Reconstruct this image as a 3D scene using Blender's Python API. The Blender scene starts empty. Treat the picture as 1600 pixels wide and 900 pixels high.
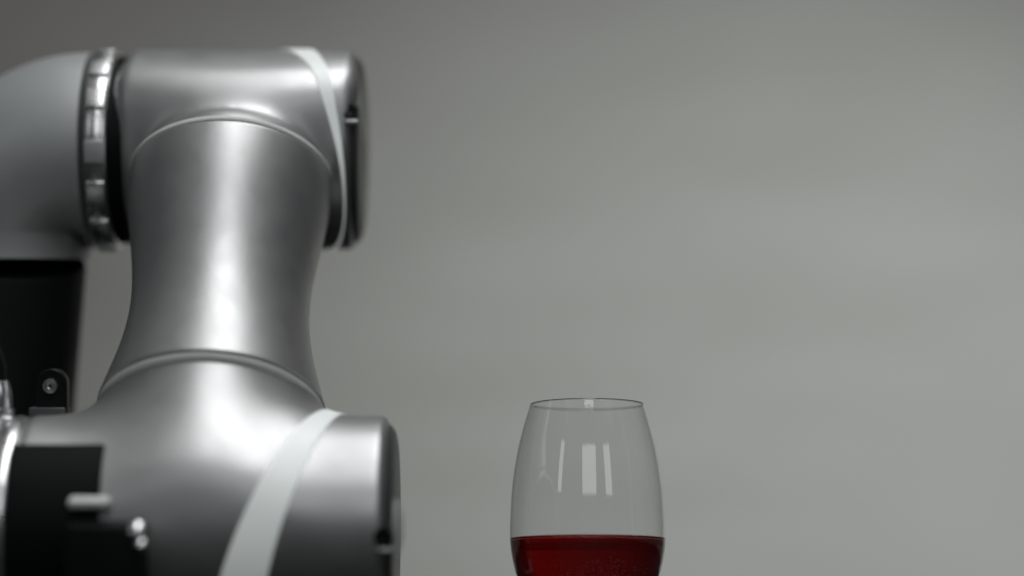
import bpy, bmesh, math, random
import numpy as np
from mathutils import Vector, Matrix

random.seed(4)
rng = np.random.default_rng(4)
S = bpy.context.scene
C = S.collection

# ------------------------------------------------------------------ camera
EYE = 0.064                       # lens height above the table top
PITCH = math.radians(8.88)
LENS = 85.0
FPX = 1600 * LENS / 36.0
cam_d = bpy.data.cameras.new("camera")
cam_d.lens = LENS
cam_d.sensor_width = 36
cam_d.clip_start = 0.02
cam_d.clip_end = 100
cam_d.dof.use_dof = True
cam_d.dof.focus_distance = 1.246
cam_d.dof.aperture_fstop = 1.6
cam = bpy.data.objects.new("camera", cam_d)
cam.location = (0, 0, EYE)
cam.rotation_euler = (math.pi / 2 + PITCH, 0, 0)
C.objects.link(cam)
S.camera = cam

# ------------------------------------------------------------------ world, lamps, exposure
W = bpy.data.worlds.new("World")
S.world = W
W.use_nodes = True
W.node_tree.nodes["Background"].inputs[0].default_value = (0.85, 0.95, 1.0, 1)
W.node_tree.nodes["Background"].inputs[1].default_value = 0.05

def area_lamp(name, loc, target, sx, sy, radiance, color=(1, 1, 1), spread=180):
    l = bpy.data.lights.new(name, 'AREA')
    l.shape = 'RECTANGLE'
    l.size = sx
    l.size_y = sy
    l.energy = radiance * math.pi * sx * sy
    l.color = color
    l.spread = math.radians(spread)
    o = bpy.data.objects.new(name, l)
    o.location = loc
    d = Vector(target) - Vector(loc)
    o.rotation_euler = d.to_track_quat('-Z', 'Y').to_euler()
    C.objects.link(o)
    return o

# long overhead soft light running from above the camera to above the arm
area_lamp("ceiling_light", (0.13, 0.36, 2.1), (0.13, 0.3601, 0), 0.78, 2.85, 4.6, (0.98, 0.99, 1.0))
# added dim area lamp, in place of light bounced off an unseen ceiling
area_lamp("ceiling_bounce_fill", (0.2, 0.4, 2.9), (0.2, 0.4001, 0), 6.0, 4.4, 0.14, (1.0, 0.97, 0.93))
# tall windows behind the camera (mirrored in the glass)
area_lamp("window_light", (0.10, -2.0, 1.32), (0.04, 1.25, 0.17), 1.25, 1.05, 1.9, (0.95, 0.985, 1.0))
area_lamp("window_light", (1.75, -1.6, 1.30), (0.04, 1.25, 0.17), 0.60, 1.05, 1.8, (0.95, 0.985, 1.0))
area_lamp("window_light", (-2.20, -1.0, 1.30), (0.04, 1.25, 0.17), 0.35, 1.0, 1.8, (0.95, 0.985, 1.0))
# lamp at the right that throws the soft pool on the wall
sp = bpy.data.lights.new("wall_light", 'SPOT')
sp.energy = 168
sp.spot_size = math.radians(47)
sp.spot_blend = 1.0
sp.shadow_soft_size = 0.15
sp.color = (0.89, 1.0, 0.985)
spo = bpy.data.objects.new("wall_light", sp)
spo.location = (1.05, 0.70, 0.62)
C.objects.link(spo)
SPOT_TARGET = Vector((0.33, 2.7, 0.25))
spo.rotation_euler = (SPOT_TARGET - Vector(spo.location)).to_track_quat('-Z', 'Y').to_euler()

S.view_settings.view_transform = 'Standard'
S.view_settings.look = 'None'
S.view_settings.exposure = 0.0
S.view_settings.gamma = 1.0
S.cycles.use_denoising = True
S.cycles.max_bounces = 14
S.cycles.transmission_bounces = 12
S.cycles.caustics_reflective = True
S.cycles.caustics_refractive = True
S.cycles.sample_clamp_indirect = 4
S.cycles.blur_glossy = 0.5

# ------------------------------------------------------------------ measuring helpers
CAM = Vector((0, 0, EYE))
FWD = Vector((0, math.cos(PITCH), math.sin(PITCH)))
UP = Vector((0, -math.sin(PITCH), math.cos(PITCH)))
RIGHT = Vector((1, 0, 0))

def at(px, py, d):
    """World point seen at a pixel of the 1600x900 photograph, d metres deep."""
    return CAM + FWD * d + RIGHT * ((px - 800) / FPX * d) + UP * ((450 - py) / FPX * d)

def z_at(py, y):
    """Height seen at pixel row py on the upright plane world Y = y."""
    r = FWD + UP * ((450 - py) / FPX)
    return EYE + r.z * y / r.y

# ------------------------------------------------------------------ materials
def mat(name, base=(0.5, 0.5, 0.5), rough=0.4, metal=0.0, **kw):
    m = bpy.data.materials.new(name)
    m.use_nodes = True
    b = m.node_tree.nodes["Principled BSDF"]
    b.inputs["Base Color"].default_value = (*base, 1)
    b.inputs["Roughness"].default_value = rough
    b.inputs["Metallic"].default_value = metal
    for k, v in kw.items():
        b.inputs[k.replace("_", " ")].default_value = v
    return m

def nodes(m):
    nt = m.node_tree
    return nt, nt.nodes, nt.links, nt.nodes["Principled BSDF"]

def add_relief(m, scale, strength, dist, detail=3.0, rough_var=None, stretch=None):
    """Fine procedural bump and a little uneven gloss, in object space."""
    nt, N, L, b = nodes(m)
    tc = N.new("ShaderNodeTexCoord")
    src = tc.outputs["Object"]
    if stretch:
        mp = N.new("ShaderNodeMapping")
        mp.inputs["Scale"].default_value = stretch
        L.new(src, mp.inputs[0])
        src = mp.outputs[0]
    n = N.new("ShaderNodeTexNoise")
    n.inputs["Scale"].default_value = scale
    n.inputs["Detail"].default_value = detail
    L.new(src, n.inputs["Vector"])
    bp = N.new("ShaderNodeBump")
    bp.inputs["Strength"].default_value = strength
    bp.inputs["Distance"].default_value = dist
    L.new(n.outputs["Fac"], bp.inputs["Height"])
    L.new(bp.outputs[0], b.inputs["Normal"])
    if rough_var:
        n2 = N.new("ShaderNodeTexNoise")
        n2.inputs["Scale"].default_value = rough_var[0]
        n2.inputs["Detail"].default_value = 4
        L.new(src, n2.inputs["Vector"])
        mr = N.new("ShaderNodeMapRange")
        mr.inputs[1].default_value = 0.3
        mr.inputs[2].default_value = 0.7
        mr.inputs[3].default_value = rough_var[1]
        mr.inputs[4].default_value = rough_var[2]
        L.new(n2.outputs["Fac"], mr.inputs[0])
        L.new(mr.outputs[0], b.inputs["Roughness"])
    return m

ALU = add_relief(mat("satin_aluminium", (0.42, 0.422, 0.422), 0.42, 0.86), 1700, 0.10, 0.00010, 2.0, (60, 0.38, 0.45))
ALU_LINK = add_relief(mat("bead_blasted_aluminium", (0.42, 0.422, 0.422), 0.42, 0.86), 2100, 0.5, 0.00014, 2.0, (70, 0.38, 0.45))
GREY_COAT = add_relief(mat("grey_painted_casting", (0.42, 0.435, 0.435), 0.5, 0.4), 900, 0.2, 0.0001, 3.0, (35, 0.42, 0.5))
CHROME = add_relief(mat("polished_steel", (0.78, 0.78, 0.78), 0.3, 1.0), 600, 0.08, 0.0001, 2.0, (90, 0.24, 0.34))
RING_ALU = mat("turned_aluminium", (0.72, 0.72, 0.73), 0.24, 1.0)
BLACK = add_relief(mat("black_plastic", (0.005, 0.0065, 0.0065), 0.42, Specular_IOR_Level=0.1), 800, 0.2, 0.0001, 3.0, (40, 0.38, 0.5))
BLACK_TUBE = add_relief(mat("matt_black_tube", (0.008, 0.010, 0.010), 0.55, Specular_IOR_Level=0.15), 700, 0.2, 0.0001, 3.0, (30, 0.5, 0.6))
CAPGREY = add_relief(mat("dark_grey_cap", (0.045, 0.047, 0.048), 0.4), 700, 0.15, 0.0001, 3.0, (30, 0.36, 0.46))
WHITE = add_relief(mat("white_led_ring", (0.82, 0.85, 0.84), 0.38, Emission_Strength=0.17, Emission_Color=(0.93, 1.0, 0.97, 1)), 900, 0.1, 0.0001, 2.0, (50, 0.34, 0.44))  # faint emission of its own: bands taken as lit LED rings
STEEL = mat("bright_screw_steel", (0.8, 0.8, 0.8), 0.22, 1.0)
PALE = mat("pale_seal", (0.66, 0.66, 0.65), 0.5)
GRAPHITE = mat("seam_gasket", (0.03, 0.03, 0.03), 0.5)
CLEAR = mat("clear_plastic", (0.62, 0.64, 0.63), 0.12, 0.0, Alpha=0.3)

# ------------------------------------------------------------------ object helpers
def tag(o, label=None, cat=None, group=None, kind=None):
    if label: o["label"] = label
    if cat: o["category"] = cat
    if group: o["group"] = group
    if kind: o["kind"] = kind
    return o

def link(name, me, m, parent=None, smooth=True):
    if m is not None: me.materials.append(m)
    if smooth:
        me.polygons.foreach_set("use_smooth", [True] * len(me.polygons))
    o = bpy.data.objects.new(name, me)
    C.objects.link(o)
    if parent:
        o.parent = parent
        root = parent
        loc = Vector((0, 0, 0))
        while root:
            loc += root.location
            root = root.parent
        o.location = -loc           # meshes are written in world coordinates
        me.transform(Matrix.Identity(4))
    return o

def from_py(name, vs, fs, m, parent=None, smooth=True, sharp=None):
    me = bpy.data.meshes.new(name)
    me.from_pydata([tuple(v) for v in vs], [], [tuple(int(i) for i in f) for f in fs])
    me.update()
    bm = bmesh.new(); bm.from_mesh(me)
    bmesh.ops.recalc_face_normals(bm, faces=bm.faces)
    bm.to_mesh(me); bm.free()
    o = link(name, me, m, parent, smooth)
    if sharp:
        me.set_sharp_from_angle(angle=math.radians(sharp))
    return o

def grid_faces(nu, nv, wrap_v=True):
    f = []
    for i in range(nu - 1):
        for j in range(nv if wrap_v else nv - 1):
            a, b = i * nv + j, i * nv + (j + 1) % nv
            f.append((a, b, b + nv, a + nv))
    return f

def lathe(name, prof, origin, axis, m, parent=None, n=96, cap0=False, cap1=False, sharp=35):
    """Revolve (radius, height) pairs about an axis."""
    a = Vector(axis).normalized()
    r = a.orthogonal().normalized()
    q = a.cross(r)
    vs, fs = [], []
    for (rad, h) in prof:
        for j in range(n):
            t = 2 * math.pi * j / n
            vs.append(Vector(origin) + a * h + (r * math.cos(t) + q * math.sin(t)) * rad)
    fs = grid_faces(len(prof), n)
    if cap0: fs.append(tuple(range(n)))
    if cap1: fs.append(tuple((len(prof) - 1) * n + j for j in range(n)))
    return from_py(name, vs, fs, m, parent, True, sharp)

def box(name, centre, size, axes, m, parent=None, bevel=0.001, seg=3):
    bm = bmesh.new()
    bmesh.ops.create_cube(bm, size=1)
    for v in bm.verts:
        v.co = Vector((v.co.x * size[0], v.co.y * size[1], v.co.z * size[2]))
    if bevel:
        bmesh.ops.bevel(bm, geom=bm.edges[:], offset=bevel, segments=seg, profile=0.5, affect='EDGES')
    M = Matrix((axes[0], axes[1], axes[2])).transposed()
    for v in bm.verts:
        v.co = Vector(centre) + M @ v.co
    me = bpy.data.meshes.new(name)
    bm.to_mesh(me); bm.free()
    o = link(name, me, m, parent)
    me.set_sharp_from_angle(angle=math.radians(40))
    return o

def sweep(name, pts, radii, m, parent=None, n=64, caps=True):
    pts = [Vector(p) for p in pts]
    vs = []
    ref = None
    for i, p in enumerate(pts):
        t = (pts[min(i + 1, len(pts) - 1)] - pts[max(i - 1, 0)]).normalized()
        if ref is None: ref = t.orthogonal().normalized()
        ref = (ref - t * ref.dot(t)).normalized()
        q = t.cross(ref)
        for j in range(n):
            a = 2 * math.pi * j / n
            vs.append(p + (ref * math.cos(a) + q * math.sin(a)) * radii[i])
    fs = grid_faces(len(pts), n)
    if caps:
        fs.append(tuple(range(n)))
        fs.append(tuple((len(pts) - 1) * n + j for j in range(n)))
    return from_py(name, vs, fs, m, parent, True, 40)

# surface of a distance field (for castings whose parts blend into one another)
def smin(a, b, k):
    k = k * 1.5
    h = np.maximum(k - np.abs(a - b), 0) / k
    return np.minimum(a, b) - h * h * h * k / 6

def smax(a, b, k):
    return -smin(-a, -b, k)

def sgrad(f, p, e=2e-4):
    g = np.empty_like(p)
    for i in range(3):
        d = np.zeros(3); d[i] = e
        g[:, i] = f(p + d) - f(p - d)
    return g / (np.linalg.norm(g, axis=1, keepdims=True) + 1e-12)

def project(f, p, off=0.0, it=5):
    for _ in range(it):
        g = np.empty_like(p)
        for i in range(3):
            d = np.zeros(3); d[i] = 2e-4
            g[:, i] = (f(p + d) - f(p - d)) / 4e-4
        q = np.maximum((g * g).sum(1), 0.25)
        st = g * ((f(p) - off) / q)[:, None]
        ln = np.linalg.norm(st, axis=1, keepdims=True)
        p = p - st * np.minimum(1, 0.0012 / np.maximum(ln, 1e-9))
    return p

def surface(f, lo, hi, step):
    ax = [np.arange(lo[i], hi[i] + step, step) for i in range(3)]
    n = [len(a) for a in ax]
    G = np.stack(np.meshgrid(*ax, indexing='ij'), -1).reshape(-1, 3)
    D = f(G).reshape(n)
    s = D < 0
    cnt = np.zeros([k - 1 for k in n], int)
    for dx in (0, 1):
        for dy in (0, 1):
            for dz in (0, 1):
                cnt += s[dx:n[0] - 1 + dx, dy:n[1] - 1 + dy, dz:n[2] - 1 + dz]
    act = (cnt > 0) & (cnt < 8)
    idx = -np.ones(act.shape, int)
    ii = np.argwhere(act)
    idx[act] = np.arange(len(ii))
    v = np.array(lo) + (ii + 0.5) * step
    v = project(f, v)
    q = []
    for axis in range(3):
        a, b = [(1, 2), (2, 0), (0, 1)][axis]
        sl0 = [slice(None)] * 3; sl1 = [slice(None)] * 3
        sl0[axis] = slice(0, -1); sl1[axis] = slice(1, None)
        ch = np.argwhere(s[tuple(sl0)] != s[tuple(sl1)])
        for c in ch:
            if c[a] < 1 or c[b] < 1 or c[a] > n[a] - 2 or c[b] > n[b] - 2: continue
            c0 = c.copy(); c1 = c.copy(); c2 = c.copy(); c3 = c.copy()
            c1[a] -= 1; c2[a] -= 1; c2[b] -= 1; c3[b] -= 1
            quad = [idx[tuple(k)] for k in (c0, c1, c2, c3)]
            if min(quad) >= 0: q.append(quad if s[tuple(c)] else quad[::-1])
    return v, q

# ------------------------------------------------------------------ setting
def wall_material():
    m = mat("grey_plaster", (0.30, 0.295, 0.285), 0.85)
    nt, N, L, b = nodes(m)
    tc = N.new("ShaderNodeTexCoord")
    mp = N.new("ShaderNodeMapping"); mp.inputs["Scale"].default_value = (1.0, 1.0, 4.2)
    L.new(tc.outputs["Object"], mp.inputs[0])
    n = N.new("ShaderNodeTexNoise"); n.inputs["Scale"].default_value = 3.2; n.inputs["Detail"].default_value = 5
    L.new(mp.outputs[0], n.inputs["Vector"])
    cr = N.new("ShaderNodeMix"); cr.data_type = 'RGBA'
    cr.inputs[6].default_value = (0.228, 0.213, 0.198, 1)
    cr.inputs[7].default_value = (0.312, 0.299, 0.284, 1)
    L.new(n.outputs["Fac"], cr.inputs[0])
    L.new(cr.outputs[2], b.inputs["Base Color"])
    n2 = N.new("ShaderNodeTexNoise"); n2.inputs["Scale"].default_value = 260; n2.inputs["Detail"].default_value = 5
    L.new(tc.outputs["Object"], n2.inputs["Vector"])
    bp = N.new("ShaderNodeBump"); bp.inputs["Strength"].default_value = 0.3; bp.inputs["Distance"].default_value = 0.001
    L.new(n2.outputs["Fac"], bp.inputs["Height"])
    L.new(bp.outputs[0], b.inputs["Normal"])
    return m

WALL_Y = 2.7
w = box("wall", (0, WALL_Y + 0.05, 0.75), (7.0, 0.1, 3.5), ((1, 0, 0), (0, 1, 0), (0, 0, 1)), wall_material(), None, 0)
tag(w, "plain grey plaster wall out of focus behind the arm", kind="structure")
tm = add_relief(mat("dark_table_top", (0.015, 0.015, 0.015), 0.8, Specular_IOR_Level=0.1), 300, 0.2, 0.0005, 4, (12, 0.75, 0.9))
t = box("table", (0, 0.4, -0.02), (3.6, 4.2, 0.04), ((1, 0, 0), (0, 1, 0), (0, 0, 1)), tm, None, 0.003)
tag(t, "dark table top under the glass and the arm", kind="structure")

# ------------------------------------------------------------------ robot arm frame
TILT = math.radians(34.5) - PITCH
EX = Vector((1, 0, 0))
EU = Vector((0, math.sin(TILT), math.cos(TILT)))       # up along the link
EW = Vector((0, -math.cos(TILT), math.sin(TILT)))      # out of the link towards the viewer
LINK_X = -0.1526
A0 = at(800, 462, 1.27) + EX * LINK_X
S_TOP, S_BOT = 0.0744, -0.0714
R_TOP, R_BOT, R_MID = 0.0545, 0.0580, 0.0460
UPC_C = 0.030                                           # forward offset of the link at the upper joint
dlt = (0.0432 + UPC_C) / 0.7918
U_DEPTH = 1.27 + dlt
U_C = at(800, 235, U_DEPTH); U_C.x = LINK_X            # centre of the upper joint
L_DEPTH = 1.192
L_C = at(800, 823, L_DEPTH); L_C.x = LINK_X            # centre of the lower joint
RU = 155 / (FPX / U_DEPTH)
RL = 173 / (FPX / L_DEPTH)

def loc2w(p, o):
    """(x, u, w) joint coordinates -> world"""
    p = np.asarray(p)
    B = np.array([EX, EU, EW])
    return p @ B + np.array(o)

BASE = at(-10, 650, 1.40); BASE.z = 0.0
arm = bpy.data.objects.new("robot_arm", None)
arm.location = BASE
arm.empty_display_size = 0.1
C.objects.link(arm)
tag(arm, "silver jointed robot arm with white bands at the left of the wine glass", "robot arm")

def px_u(px): return (px - 800) / FPX * U_DEPTH - LINK_X
def px_l(px): return (px - 800) / FPX * L_DEPTH - LINK_X

# --- link between the two joints: waisted tube
LINK_PROFILE = [(S_BOT, R_BOT), (-0.051, 0.0525), (-0.0313, 0.0488), (-0.0154, 0.0468), (0.0008, 0.0465),
                (0.0255, 0.0498), (0.0508, 0.0532), (S_TOP, R_TOP)]
_ps = np.array(LINK_PROFILE)
_w = np.array([8, 1, 1, 1, 1, 1, 1, 8.0])
LINK_FIT = np.polyfit(_ps[:, 0] * 10, _ps[:, 1], 5, w=_w)
def link_radius(s):
    """One smooth curve through the measured radii of the waisted tube."""
    return float(np.polyval(LINK_FIT, s * 10))

prof = []
prof.append((R_BOT - 0.004, S_BOT + 0.0002))
prof.append((R_BOT - 0.0006, S_BOT))
for i in range(81):
    s = S_BOT + 0.0005 + (S_TOP - S_BOT - 0.001) * i / 80
    prof.append((link_radius(s), s))
prof.append((R_TOP - 0.0006, S_TOP))
prof.append((R_TOP - 0.004, S_TOP - 0.0002))
lathe("link_tube", prof, A0, EU, ALU_LINK, arm, 160, sharp=50)
# dark joint lines and light lips at both ends
lathe("gasket", [(R_BOT - 0.006, S_BOT), (R_BOT - 0.0013, S_BOT), (R_BOT - 0.0013, S_BOT - 0.0011), (R_BOT - 0.006, S_BOT - 0.0011)], A0, EU, GRAPHITE, arm, 160)
lathe("seam_ring", [(R_BOT - 0.009, S_BOT - 0.0010), (R_BOT - 0.0010, S_BOT - 0.0010), (R_BOT - 0.0004, S_BOT - 0.0015), (R_BOT - 0.0006, S_BOT - 0.0026), (R_BOT - 0.0022, S_BOT - 0.0050), (R_BOT - 0.009, S_BOT - 0.0052)], A0, EU, PALE, arm, 160, sharp=60)
lathe("seam_ring", [(R_TOP - 0.007, S_TOP - 0.0002), (R_TOP - 0.0002, S_TOP - 0.0002), (R_TOP + 0.0003, S_TOP + 0.0003), (R_TOP + 0.0004, S_TOP + 0.0020), (R_TOP - 0.0002, S_TOP + 0.0030), (R_TOP - 0.007, S_TOP + 0.0032)], A0, EU, PALE, arm, 160, sharp=60)

def joint(name, centre, R, x0, x1, stub_r, stub_c, stub_seam, stub_in, sgn, kb, klip, fade=0.0):
    """Casting: a horizontal drum that blends into the stub the link is bolted to.
    sgn = -1: stub leaves downwards (u < 0), +1: upwards."""
    def f(p):
        x, u, ww = p[:, 0], p[:, 1], p[:, 2]
        rr = np.sqrt(u * u + ww * ww)
        e = 0.0045
        q0 = rr - R + e
        q1 = np.maximum(x0 - x, x - x1) + e
        drum = np.minimum(np.maximum(q0, q1), 0) + np.sqrt(np.maximum(q0, 0) ** 2 + np.maximum(q1, 0) ** 2) - e
        v = u * sgn
        rs = np.sqrt(x * x + (ww - stub_c) ** 2)
        side = rs - stub_r
        stub = smax(side, stub_in - v, klip)
        # the stub and its fillet are faced off flat where the link begins
        k = kb
        if fade:
            q = np.clip((stub_seam - v) / fade, 0, 1)
            k = kb * (0.04 + 0.96 * q * q * q * (q * (q * 6 - 15) + 10))
        d = np.maximum(smin(drum, stub, k), v - stub_seam)
        return np.minimum(d, drum)
    return f

def casting(name, f, centre, lo, hi, m, step=0.0014):
    v, q = surface(f, lo, hi, step)
    return from_py(name, loc2w(v, centre), q, m, arm, True, 55)

h_up = S_TOP - (U_C - A0).dot(EU)      # negative: seam below the centre
c_up = -(U_C - A0).dot(EW)
xu0, xu1 = px_u(212), px_u(556)
f_up = joint("u", U_C, RU, xu0, xu1, R_TOP - 0.0004, c_up, -h_up - 0.0004, 0.019, -1, 0.060, 0.040, 0.060)
up = casting("joint_housing", f_up, U_C, (xu0 - 0.006, -0.075, -0.075), (xu1 + 0.006, 0.07, 0.11), ALU)
tag(up, "upper joint housing with the narrow curved white band")

h_lo = S_BOT - (L_C - A0).dot(EU)
c_lo = -(L_C - A0).dot(EW)
xl0, xl1 = px_l(46), px_l(608)
f_lo = joint("l", L_C, RL, xl0, xl1, R_BOT - 0.0030, c_lo, h_lo - 0.0030, 0.0, 1, 0.024, 0.02)
lo_ = casting("joint_housing", f_lo, L_C, (xl0 - 0.006, -0.065, -0.07), (xl1 + 0.006, 0.09, 0.075), ALU)
tag(lo_, "lower joint housing with the broad slanting white band")
print("UP", RU, h_up, c_up, "LO", RL, h_lo, c_lo)

# --- white bands let into the drums
def band(f, centre, R, L, Rr, pxf, nphi=180, nw=8):
    def edge(k, phi):
        a, bu, bf = k
        return a + bu * math.sin(phi) + bf * math.cos(phi)
    rows = []
    pr = np.array([EX, EU, EW])
    upv, fw = UP, -FWD
    for j in range(nphi):
        phi = 2 * math.pi * j / nphi
        d = upv * math.sin(phi) + fw * math.cos(phi)
        du, dw = d.dot(EU), d.dot(EW)
        dep = (Vector(centre) + d * R - CAM).dot(FWD)
        xa = (edge(L, phi) - 800) / FPX * dep - LINK_X
        xb = (edge(Rr, phi) - 800) / FPX * dep - LINK_X
        for i in range(nw):
            rows.append((xa + (xb - xa) * i / (nw - 1), du * R, dw * R))
    P = np.array(rows)
    Q = project(f, P.copy(), 0.0006, 25)
    Q = Q.reshape(nphi, nw, 3)
    g = sgrad(f, Q.reshape(-1, 3)).reshape(nphi, nw, 3)
    inn0 = Q[:, :1] - g[:, :1] * 0.002
    inn1 = Q[:, -1:] - g[:, -1:] * 0.002
    rim0 = Q[:, :1] - g[:, :1] * 0.0003 ; rim1 = Q[:, -1:] - g[:, -1:] * 0.0003
    Q = np.concatenate([inn0, rim0, Q, rim1, inn1], 1)
    n2 = nw + 4
    vs = loc2w(Q.reshape(-1, 3), centre)
    fs = []
    for j in range(nphi):
        for i in range(n2 - 1):
            a = j * n2 + i; b = ((j + 1) % nphi) * n2 + i
            fs.append((a, a + 1, b + 1, b))
    return vs, fs

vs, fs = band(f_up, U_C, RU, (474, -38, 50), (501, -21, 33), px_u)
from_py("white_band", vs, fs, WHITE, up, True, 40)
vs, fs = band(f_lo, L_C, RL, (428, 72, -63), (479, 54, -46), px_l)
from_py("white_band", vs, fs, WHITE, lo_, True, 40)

# --- end caps on the right
def end_cap(centre, x, R, thick, parent, m):
    prof = [(0.0001, thick), (R * 0.5, thick), (R - 0.008, thick - 0.0002), (R - 0.0045, thick - 0.0010), (R - 0.0018, thick - 0.0028), (R - 0.0004, thick - 0.0052), (R, thick - 0.008), (R, -0.004)]
    return lathe("end_cap", prof, Vector(centre) + EX * x, EX, m, parent, 120, sharp=60)
end_cap(U_C, xu1 - 0.001, RU - 0.0025, 0.0056, arm, CAPGREY)
end_cap(L_C, xl1 - 0.001, RL - 0.0030, 0.0050, arm, CAPGREY)

def polar(centre, x, R, elev):
    """point on a drum, elev measured from the viewer's direction upwards"""
    d = UP * math.sin(elev) - FWD * math.cos(elev)
    return Vector(centre) + EX * x + d * R, d

# screw pockets near the end caps: black recess, silver tab below
for (cc, xx, R, el, par) in ((U_C, px_u(557), RU, math.asin(50 / 155), up), (L_C, px_l(608), RL, math.asin(2 / 173), lo_)):
    p, d = polar(cc, xx, R, el)
    lathe("screw_pocket", [(0.0001, 0.0012), (0.0024, 0.0012), (0.0030, 0.0016), (0.0044, 0.0014), (0.0047, -0.004)], p - d * 0.0004, d, BLACK, par, 32)
    tn = UP * math.cos(el) + FWD * math.sin(el)
    box("tab", p - tn * 0.0062 + EX * 0.001 + d * 0.0004, (0.007, 0.0022, 0.003), (EX, tn, d), GREY_COAT, par, 0.0006)

# clear dome on the lower end cap
p = Vector(L_C) + EX * (xl1 + 0.0040) - FWD * (RL * 0.55) + UP * 0.002
prof = [(0.0148 * math.sin(a), 0.0052 * math.cos(a)) for a in [i * math.pi / 2 / 14 for i in range(15)]]
prof[0] = (0.0001, 0.0052)
lathe("lens_cover", prof + [(0.0148, -0.0015)], p, EX, CLEAR, arm, 48, sharp=60)

# --- coupling left of the upper joint: dark gap, steel ring with clamps, cast elbow, black tube
XA = Vector((1, 0, 0))
def ux(px): return Vector(U_C) + EX * px_u(px)
g0, g1 = px_u(189), px_u(215)
lathe("shaft_gap", [(0.02, g0), (RU - 0.0032, g0), (RU - 0.0032, g1), (0.02, g1)], U_C, EX, BLACK, arm, 120)
r0, r1 = px_u(156), px_u(190)
wd = r1 - r0
ring = lathe("coupling_ring", [(0.03, r0), (RU - 0.0016, r0), (RU - 0.0006, r0 + 0.0008), (RU - 0.0002, r0 + wd * 0.5), (RU - 0.0006, r1 - 0.0008), (RU - 0.0016, r1), (0.03, r1)], U_C, EX, CHROME, arm, 140, sharp=50)
for el in (78, 50, 27, -4, -27, -52, -80):
    e = math.radians(el)
    p, d = polar(U_C, (r0 + r1) / 2, RU, e)
    tn = UP * math.cos(e) + FWD * math.sin(e)
    box("clamp_pad", p + d * 0.0002, (wd * 0.86, 0.0125, 0.0024), (EX, tn, d), CHROME if el != -4 else GREY_COAT, ring, 0.0008)

# cast elbow sweeping from the ring to straight down
sc = FPX / U_DEPTH
def ue(px, py): return at(px, py, U_DEPTH)
pts, rad = [], []
for px in (147, 140):
    pts.append(ue(px, 236)); rad.append(153 / sc)
for i in range(1, 25):
    a = math.pi / 2 * i / 24
    pts.append(ue(140 - 132 * math.sin(a), 236 + 132 * (1 - math.cos(a))))
    k = i / 24
    rad.append((153 - 22 * k * k) / sc)
pts.append(ue(8, 405)); rad.append(131 / sc)
sweep("elbow", pts, rad, GREY_COAT, arm, 96)
p0 = ue(7, 404)
p1 = at(-10, 650, 1.385)
p2 = Vector((p1.x, p1.y, 0.03))
sweep("arm_tube", [p0, p0.lerp(p1, 0.02), p1, p2], [124 / sc, 127 / sc, 126 / sc, 126 / sc], BLACK_TUBE, arm, 96)
lathe("base_flange", [(0.0001, 0.030), (0.060, 0.030), (0.068, 0.027), (0.072, 0.02), (0.072, 0.0005), (0.0001, 0.0005)], (p2.x, p2.y, 0), (0, 0, 1), GREY_COAT, arm, 96)

# --- left end of the lower joint: ring, next housing, black clamp, brackets
q0, q1 = px_l(14), px_l(48)
lr = lathe("coupling_ring", [(0.03, q0), (RL - 0.0022, q0), (RL - 0.0006, q0 + 0.0016), (RL + 0.0002, (q0 + q1) / 2), (RL - 0.0006, q1 - 0.0016), (RL - 0.0022, q1), (0.03, q1)], L_C, EX, CHROME, arm, 140, sharp=50)
lathe("wrist_housing", [(0.02, q0 - 0.075), (RL - 0.008, q0 - 0.075), (RL - 0.0014, q0 - 0.068), (RL - 0.0014, q0 - 0.001), (RL - 0.003, q0), (0.02, q0)], L_C, EX, ALU, arm, 140)

def wrap(name, x0, x1, e0, e1, R, th, m, parent, n=40):
    """plate bent round the lower drum between two elevations"""
    vs = []
    for i in range(n + 1):
        e = e0 + (e1 - e0) * i / n
        for (x, r) in ((x0, R - 0.002), (x0, R + th - 0.0008), (x0 + 0.0008, R + th), (x1 - 0.0008, R + th), (x1, R + th - 0.0008), (x1, R - 0.002)):
            vs.append(polar(L_C, x, r, e)[0])
    fs = grid_faces(n + 1, 6)
    fs.append(tuple(range(6))); fs.append(tuple(n * 6 + j for j in range(6)))
    return from_py(name, vs, fs, m, parent, True, 40)

clampo = wrap("tool_clamp", px_l(44), px_l(184), math.radians(48), math.radians(-80), RL, 0.0035, BLACK, arm)
box("silver_bar", polar(L_C, px_l(172), RL + 0.0075, math.asin(53 / 190))[0], (0.0190, 0.0046, 0.008), (EX, (UP - FWD * 0.25).normalized(), (-FWD - UP * 0.25).normalized()), PALE, clampo, 0.0016)
lowbox = box("valve_block", polar(L_C, px_l(200), RL + 0.010, math.asin(-43 / 190))[0], (0.036, 0.046, 0.026), (EX, UP, -FWD), BLACK, arm, 0.002)
for (px, py, r) in ((214, 829, 0.0038), (220, 851, 0.0027)):
    p = at(px, py, L_DEPTH - RL - 0.021)
    lathe("bolt", [(0.0001, 0.003), (r * 0.55, 0.0028), (r, 0.0016), (r, -0.002)], p, (-FWD + UP * 0.55 + EX * 0.1).normalized(), STEEL, lowbox, 24)

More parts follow.
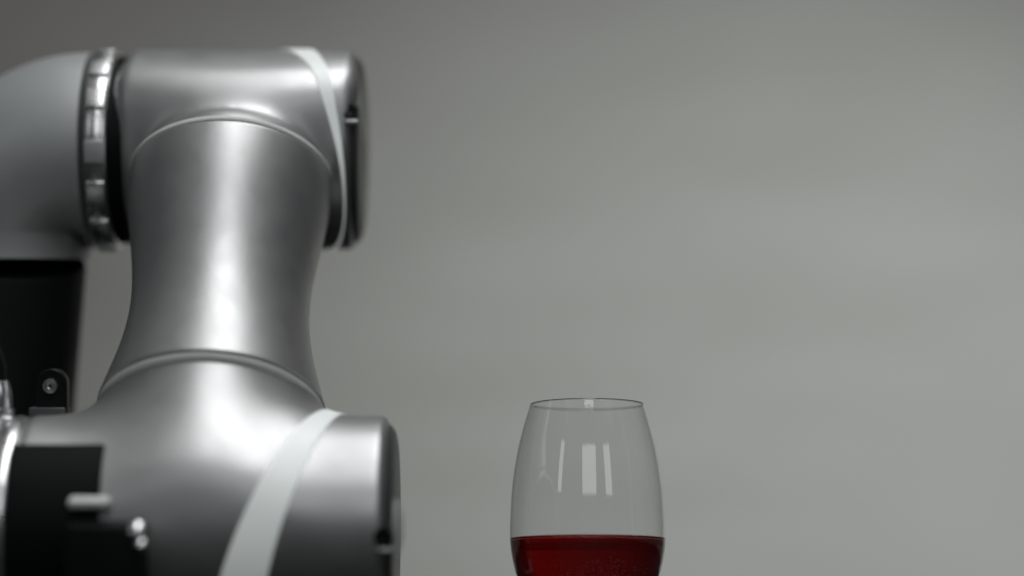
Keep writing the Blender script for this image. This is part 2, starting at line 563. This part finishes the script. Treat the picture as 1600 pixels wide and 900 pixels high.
# bracket with a bolt standing behind the ring
bd = 1.225
def bracket():
    cxp, cyp = at(80, 600, bd), None
    sc_ = FPX / bd
    hw = 24 / sc_
    out = []
    for i in range(25):
        a = math.pi * i / 24
        out.append((hw * math.cos(a), hw * math.sin(a)))
    out.append((-hw, -46 / sc_)); out.append((hw, -46 / sc_))
    vs = []
    th = 0.010
    layers = [(0.90, 0.0), (1.0, 0.0012), (1.0, th - 0.0012), (0.9, th)]
    for k, dd in layers:
        for (x, y) in out:
            vs.append(cxp + EX * x * k + UP * y * k + FWD * dd)
    n = len(out)
    fs = grid_faces(4, n)
    fs.append(tuple(range(n))); fs.append(tuple(3 * n + j for j in range(n)))
    return from_py("bracket", vs, fs, BLACK, arm, True, 30)
br = bracket()
pb = at(79, 603, bd)
bo = lathe("bolt", [(0.0006, 0.0006), (0.0013, 0.0006), (0.0015, 0.0022), (0.0036, 0.0020), (0.0040, 0.0010), (0.0040, -0.001)], pb, -FWD, STEEL, br, 32)
box("bracket_foot", at(74, 650, bd) + FWD * 0.006, (0.0185, 0.009, 0.016), (EX, UP, -FWD), CAPGREY, arm, 0.001)
# cable gland at the left edge of the frame
gp = at(-4, 648, 1.20)
gl = lathe("cable_gland", [(0.0001, -0.004), (0.0085, -0.004), (0.0085, 0.003), (0.0072, 0.0035), (0.0072, 0.008), (0.0066, 0.013), (0.0050, 0.017), (0.0001, 0.017)], gp, UP, RING_ALU, arm, 40)
sweep("cable", [gp + UP * 0.015, gp + UP * 0.024, gp + UP * 0.034 - EX * 0.003, gp + UP * 0.042 - EX * 0.013, gp + UP * 0.046 - EX * 0.028], [0.0042] * 5, BLACK, arm, 24)

# ------------------------------------------------------------------ wine glass
GY = at(918, 740, 1.262).y
GX = at(917.8, 740, 1.262).x
def zz(py): return z_at(py, GY)
outer = [(633, 89.6), (650, 94.8), (675, 102), (700, 108.2), (733, 114.2), (767, 118.3), (800, 120.3), (830, 121.2), (850, 120.6), (870, 118.0), (885, 114.8), (900, 110.6)]
gs = FPX / 1.262
oz = [(zz(py), r / gs) for py, r in outer]
z9 = oz[-1][0]
# bowl goes on below the frame to a stem and a foot
low = [(z9 - 0.006, 0.0335), (z9 - 0.012, 0.0280), (z9 - 0.017, 0.0215), (z9 - 0.0205, 0.0150), (z9 - 0.0228, 0.0095), (z9 - 0.0255, 0.0060), (z9 - 0.031, 0.0042), (z9 - 0.045, 0.0036), (0.030, 0.0035), (0.016, 0.0040), (0.009, 0.0065), (0.0055, 0.013), (0.0032, 0.024), (0.0018, 0.0335), (0.0008, 0.0340), (0.0002, 0.0335)]
allp = oz + low

def catmull(P, sub):
    out = []
    P = [Vector((p[0], p[1])) for p in P]
    for i in range(len(P) - 1):
        p0 = P[max(i - 1, 0)]; p1 = P[i]; p2 = P[i + 1]; p3 = P[min(i + 2, len(P) - 1)]
        for k in range(sub):
            t = k / sub
            out.append(0.5 * ((2 * p1) + (p2 - p0) * t + (2 * p0 - 5 * p1 + 4 * p2 - p3) * t * t + (3 * p1 - p0 - 3 * p2 + p3) * t ** 3))
    out.append(P[-1])
    return out
oc = catmull(allp, 5)
TH = 0.0007
bowl_low_z = z9 - 0.0195
inner = []
rim0_z = oc[0].x
for i, p in enumerate(oc):
    if p.x < bowl_low_z: break
    a = oc[max(i - 1, 0)]; b = oc[i + 1]
    t = (b - a).normalized()
    nrm = Vector((-t.y, t.x))            # in (z, r): pick the one pointing inward
    if nrm.y > 0: nrm = -nrm
    k = (TH - 0.00025 * max(0, 1 - (rim0_z - p.x) / 0.02)) * (1 + 0.9 * max(0, (z9 + 0.01 - p.x) / 0.03))
    q = p + nrm * k
    inner.append((max(q.x, bowl_low_z + 0.0012), max(q.y, 0.0004)))
inner_c = inner[:]
zl = inner_c[-1][0]
rl = inner_c[-1][1]
floor_in = [(zl - 0.0010, rl * 0.8), (zl - 0.0018, rl * 0.55), (zl - 0.0022, rl * 0.25), (zl - 0.0023, 0.0001)]
inner_c += floor_in
rim_z, rim_r = oc[0].x, oc[0].y
TH = TH - 0.00025
rim = [(rim_z + 0.0004, rim_r - TH * 0.2), (rim_z + 0.0005, rim_r - TH * 0.5), (rim_z + 0.0004, rim_r - TH * 0.8)]
prof = [(r, z) for z, r in reversed(inner_c)] + [(r, z) for z, r in reversed(rim)] + [(p.y, p.x) for p in oc] + [(0.0001, 0.0002)]
GLASS = mat("clear_glass", (1.0, 1.0, 1.0), 0.0, 0.0, IOR=1.5, Transmission_Weight=1.0)
gl_o = lathe("wine_glass", prof, (0, 0, 0), (0, 0, 1), GLASS, None, 160, sharp=85)
gl_o.location = (GX, GY, 0.0)
tag(gl_o, "clear stemmed wine glass half filled with red wine, right of the robot arm", "wine glass")

# ------------------------------------------------------------------ wine
WZ = zz(843)
def inner_r(z):
    for (za, ra), (zb, rb) in zip(inner_c[:-1], inner_c[1:]):
        if za >= z >= zb: return ra + (rb - ra) * (za - z) / (za - zb + 1e-12)
    return inner_c[-1][1]
OV = 0.00012                              # wine reaches a hair into the glass wall
wp = []
rw = inner_r(WZ)
# flat surface with a small meniscus
for k in (0.0, 0.2, 0.4, 0.6, 0.75, 0.86):
    wp.append((max(rw * k, 0.0001), WZ))
for (x, h) in ((0.0015, 0.0), (0.0010, 0.00004), (0.0006, 0.0001), (0.0003, 0.00022), (0.0001, 0.0004), (0.0, 0.0005), (-OV, 0.00055)):
    wp.append((inner_r(WZ + h) - x, WZ + h))
for (z, r) in inner_c:
    if z < WZ: wp.append((r + OV if r > 0.001 else 0.0001, z - (OV if z < zl else 0)))
WINE = mat("red_wine", (1, 1, 1), 0.0, 0.0, IOR=1.345, Transmission_Weight=1.0)
nt, N, L, b = nodes(WINE)
va = N.new("ShaderNodeVolumeAbsorption")
va.inputs["Color"].default_value = (0.74, 0.02, 0.045, 1)
va.inputs["Density"].default_value = 88
L.new(va.outputs[0], N["Material Output"].inputs["Volume"])
wo = lathe("red_wine", wp, (0, 0, 0), (0, 0, 1), WINE, None, 160, sharp=60)
wo.location = (GX, GY, 0.0)
tag(wo, "dark red wine with fine bubbles filling the lower bowl of the glass", "wine")

# bubbles clinging to the front of the wine and along its edge
bm = bmesh.new()
for k in range(620):
    a = random.gauss(-math.pi / 2 + 0.22, 0.36)
    if k < 560:
        z = WZ - 0.010 - 0.016 * random.random() ** 0.6
        z = max(z, WZ - 0.032)
        rr = (inner_r(z) - 0.0006) * (1 - 0.25 * random.random() ** 3)
    else:
        a = random.uniform(-math.pi, 0)
        z = WZ + 0.0002; rr = inner_r(z) - 0.0010
    rad = random.choice((0.00012, 0.00016, 0.0002, 0.0002, 0.0003))
    M = Matrix.Translation((GX + rr * math.cos(a), GY + rr * math.sin(a), z))
    bmesh.ops.create_icosphere(bm, subdivisions=1, radius=rad, matrix=M)
me = bpy.data.meshes.new("bubbles")
bm.to_mesh(me); bm.free()
BUB = mat("bubble_foam", (0.85, 0.45, 0.5), 0.15)
bo_ = link("bubbles", me, BUB, wo)
bo_["kind"] = "stuff"

# bright red ring: lamp light refracted at the wine's edge, put in as colour
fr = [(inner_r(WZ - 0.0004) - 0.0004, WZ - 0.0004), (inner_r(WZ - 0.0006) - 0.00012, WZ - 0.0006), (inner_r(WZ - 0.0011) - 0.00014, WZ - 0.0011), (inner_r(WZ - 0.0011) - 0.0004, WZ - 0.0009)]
LIT_EDGE = mat("lit_edge_red", (1.0, 0.10, 0.08), 0.35)
add_relief(LIT_EDGE, 500, 0.4, 0.0002)
lathe("lit_edge_ring", fr, (GX, GY, 0), (0, 0, 1), LIT_EDGE, wo, 160)
for o in (bo_, bpy.data.objects["lit_edge_ring"]):
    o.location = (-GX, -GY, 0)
